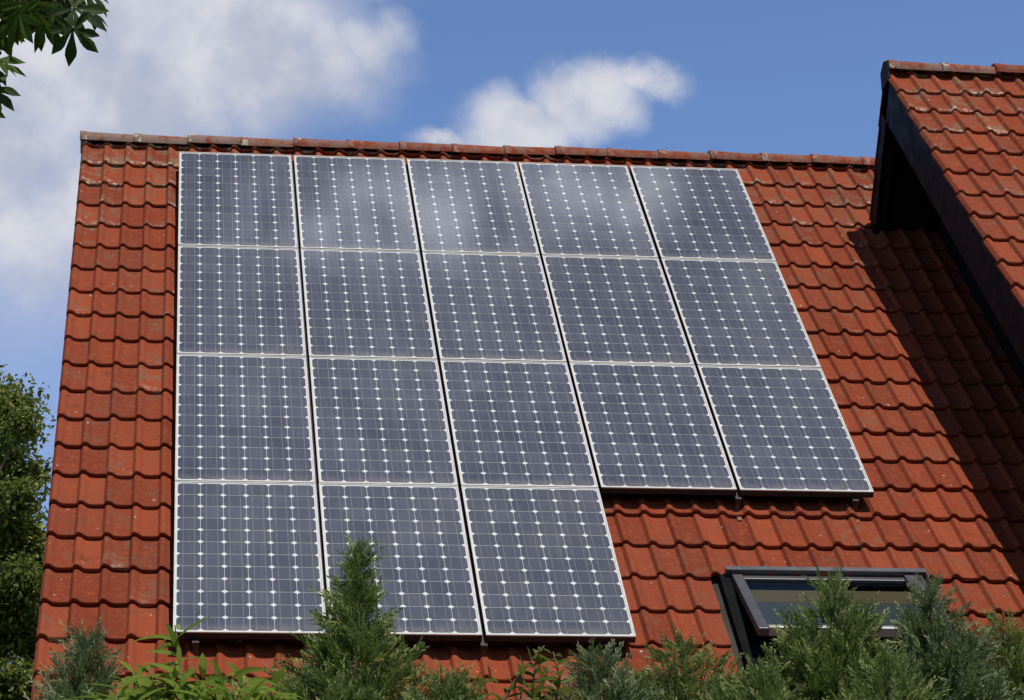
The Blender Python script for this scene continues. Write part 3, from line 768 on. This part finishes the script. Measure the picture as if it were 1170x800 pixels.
# ------------------------------------------------------------------ tree behind the house on the left
def clump_tree(name, base, H, clumps, label, cat, material, leaf, seed, trunk_r=.22):
    rng = np.random.default_rng(seed); root = empty(name, base, label, cat)
    P = []; D = []; Nn = []; S = []; T = []; mb = MB()
    top = np.array([base[0], base[1], H]); z = np.linspace(0, 1, 8)
    mb.tube(np.stack([base[0] + .2 * np.sin(z * 3), np.full(8, base[1]), z * H * .92], 1), np.interp(z, [0, 1], [trunk_r, .03]), 9)
    for c, r, nl in clumps:
        c = np.asarray(c); h0 = np.array([base[0], base[1], max(H * .15, min(H * .9, c[2] - .6 * abs(c[0] - base[0]) - .2))])
        mid = (h0 + c) / 2 + np.array([0, 0, .15]); mb.tube([h0, mid, c], [.05, .03, .008], 5)
        tw = rng.normal(0, 1, (max(4, nl // 45), 3)); tw /= np.linalg.norm(tw, axis=1)[:, None]
        tw *= np.array(r) * rng.uniform(.5, 1.0, (len(tw), 1))
        per = nl // len(tw)
        for w in tw:
            e_ = c + w; mb.tube([c, (c + e_) / 2 + rng.normal(0, .03, 3), e_], [.010, .006, .003], 4)
            t = rng.random(per) ** .6
            q = c + w * t[:, None] * 1.08 + rng.normal(0, .075, (per, 3)) * (.5 + t[:, None])
            P.append(q); D.append(w / np.linalg.norm(w) * .6 + rng.normal(0, .6, (per, 3)) + np.array([0, 0, -.1]))
            Nn.append(np.array([0, -.1, 1.0]) + rng.normal(0, .5, (per, 3))); S.append(leaf * rng.uniform(.6, 1.2, per)); T.append(np.clip(rng.normal(.42, .25, per), 0, 1))
    TV, TQ = leaf_template(.52, .15, segs=3)
    T = np.concatenate(T); V, Q, R = scatter(TV, TQ, np.concatenate(P), np.concatenate(D), np.concatenate(Nn), np.concatenate(S), rng, tone=T)
    R[:, 1] = np.repeat((rng.random(len(T)) > .86) * 1.0, len(TV))
    quad_mesh('crown', V, Q, material, root, True, R)
    mb.build('trunk', M_BARK, root, smooth=True)
    return root
TD = 27.0
rng = np.random.default_rng(77)
vis = [(2, 452, 13, 9), (18, 468, 24, 14), (6, 492, 22, 14), (28, 486, 14, 8), (2, 520, 18, 16), (14, 538, 26, 13), (38, 544, 18, 7), (4, 566, 20, 15), (20, 570, 18, 10), (8, 596, 22, 16),
       (28, 606, 18, 11), (42, 622, 18, 13), (16, 632, 26, 18), (46, 650, 20, 16), (24, 664, 28, 20), (4, 690, 26, 22), (44, 688, 22, 20), (30, 715, 26, 18), (52, 720, 16, 16), (46, 752, 20, 18),
       (60, 780, 22, 22), (34, 790, 20, 18), (2, 735, 16, 14), (10, 775, 12, 12), (-4, 800, 18, 16), (40, 820, 30, 24)]
cl = []
s_ = TD / 3196.94 * 1.06
for u, v, a, b_ in vis: cl.append((at(u, v, TD + rng.normal(0, .5)), (a * s_ * .95, .35, b_ * s_ * .8), int(380 + a * b_ * 3.6)))
tb = at(-110, 640, TD)
for k in range(110):
    q = rng.normal(0, 1, 3); q /= np.linalg.norm(q); cc = np.array([tb[0], tb[1] + .6, 8.0]) + q * np.array([1.7, 1.9, 3.2]) * rng.uniform(.45, 1)
    if cc[0] > at(-20, 600, TD)[0]: continue
    cl.append((cc, (.5, .5, .35), 420))
clump_tree('leafy_tree', (tb[0], tb[1] + .3, 0), 10.5, cl, 'dark green tree rising behind the left edge of the roof', 'tree', M_TREE, .066, 31)

# ------------------------------------------------------------------ chestnut tree reaching in at the top left
def leaflet_template():
    V = []; Q = []; segs = 7
    prof = [.03, .07, .12, .19, .255, .25, .13, .004]
    for i in range(segs + 1):
        t = i / segs; w = prof[i] * .62; zc = -.16 * t * t
        V += [(t, -w, zc + w * .35), (t, -w * .5, zc + w * .28), (t, 0, zc), (t, w * .5, zc + w * .28), (t, w, zc + w * .35)]
    for i in range(segs):
        for k in range(4): a = i * 5 + k; Q.append((a, a + 5, a + 6, a + 1))
    return np.array(V, float), np.array(Q)
LT = leaflet_template()
def chestnut(dist):
    rng = np.random.default_rng(9)
    trunk = at(-520, 800, dist + .8); base = np.array([trunk[0], trunk[1], 0.0])
    root = empty('chestnut_tree', base, 'chestnut branch with large fingered leaves hanging into the top left corner', 'tree')
    P = []; D = []; Nn = []; S = []; T = []; mb = MB()
    z = np.linspace(0, 1, 8); mb.tube(np.stack([base[0] + .15 * np.sin(z * 4), np.full(8, base[1]), z * 8.8], 1), np.interp(z, [0, 1], [.26, .06]), 10)
    fan = [(-2.35, .62), (-1.45, .82), (-.72, .95), (0, 1.0), (.72, .95), (1.45, .82), (2.35, .62)]
    pxm = dist / 3196.94 * 1.06
    def leaf(c, axis, nrm, size, tone, twig_from=None, drop=.25):
        ax = axis / np.linalg.norm(axis); n_ = nrm - nrm.dot(ax) * ax; n_ /= np.linalg.norm(n_); s = np.cross(n_, ax)
        for a, k in fan:
            a2 = a + rng.normal(0, .08); d = ax * math.cos(a2) + s * math.sin(a2) - np.array([0, 0, drop])
            P.append(c); D.append(d); Nn.append(n_ + rng.normal(0, .12, 3)); S.append(size * k * rng.uniform(.9, 1.08)); T.append(np.clip(tone + rng.normal(0, .1), 0, 1))
        if twig_from is not None: mb.tube([twig_from, (twig_from + c) / 2 + np.array([0, 0, .02]), c], [.003, .0025, .002], 5)
    view = -fwd
    limb = [at(-500, 300, dist + .8), at(-300, 60, dist + .3), at(-120, -30, dist), at(0, -15, dist), at(70, -6, dist)]
    mb.tube(np.array([[base[0], base[1], limb[0][2] - .3]] + limb), [.10, .07, .045, .022, .010, .004], 7)
    # leaves in the picture: (hub pixel, direction of the middle leaflet in the picture, leaflet length in pixels, tone, facing)
    spec = [((83, 33), (.05, 1), 41, .15, .9), ((84, 10), (.9, .45), 44, .2, .7), ((45, 18), (-.1, 1), 44, .15, .6), ((22, 16), (-.3, 1), 44, .9, .9), ((62, 4), (.3, 1), 40, .3, .3), ((15, 2), (.4, .7), 40, .6, .5),
            ((40, -8), (.2, .9), 42, .2, .4), ((-6, 28), (.5, .8), 40, .7, .8), ((-14, 72), (1, .18), 44, .6, .7), ((-12, 100), (.8, .55), 40, .3, .8), ((-25, 84), (.2, 1), 40, .5, .6), ((-20, 122), (.5, 1), 28, .2, .6),
            ((98, -12), (.7, .7), 38, .2, .5), ((75, -14), (.1, 1), 38, .3, .4), ((-30, 30), (.1, 1), 44, .4, .7), ((-45, 60), (-.3, 1), 44, .4, .7), ((60, 20), (-.5, .8), 42, .1, .6), ((30, 4), (-.1, 1), 44, .8, .5), ((5, 14), (-.2, 1), 44, 1.0, .8), ((100, 12), (.75, .65), 36, .1, .5), ((68, -20), (.5, .9), 44, .1, .3), ((12, -12), (.1, 1), 44, .4, .4), ((55, -16), (-.2, 1), 44, .1, .4), ((-8, 66), (.9, .5), 36, .5, .5)]
    for (u, v), (du, dv), ln, tone, face in spec:
        dd = dist + rng.normal(0, .10); c = at(u, v, dd); ax = right * du - up * dv
        nrm = view * face + np.array([0, 0, 1.0]) * .5 + rng.normal(0, .15, 3)
        leaf(c, ax, nrm, ln * 1.08 * pxm, tone, limb[3 if u > -10 else 2] + (limb[4] - limb[3]) * np.clip(u / 70, 0, 1), .05)
    for k in range(620):                                     # the rest of the crown, left of the picture
        q = rng.normal(0, 1, 3); q /= np.linalg.norm(q); c = np.array([base[0], base[1] + .2, 7.6]) + q * np.array([1.6, 1.8, 2.2]) * rng.uniform(.45, 1)
        dcam = c - CAM; uu = dcam.dot(right) / dcam.dot(fwd) * 3196.94 + 585
        if uu > -70: continue
        leaf(c, np.array([q[0], q[1], -.2]), np.array([0, 0, 1.0]) + .3 * q, .17, rng.random(), np.array([base[0], base[1], 7.0]) + q * .7)
    V, Q, R = scatter(*LT, np.array(P), np.array(D), np.array(Nn), np.array(S), rng, tone=np.array(T)); R[:, 1] = 0
    quad_mesh('crown', V, Q, M_CHESTNUT, root, True, R)
    mb.build('trunk', M_BARK, root, smooth=True)
chestnut(11.0)
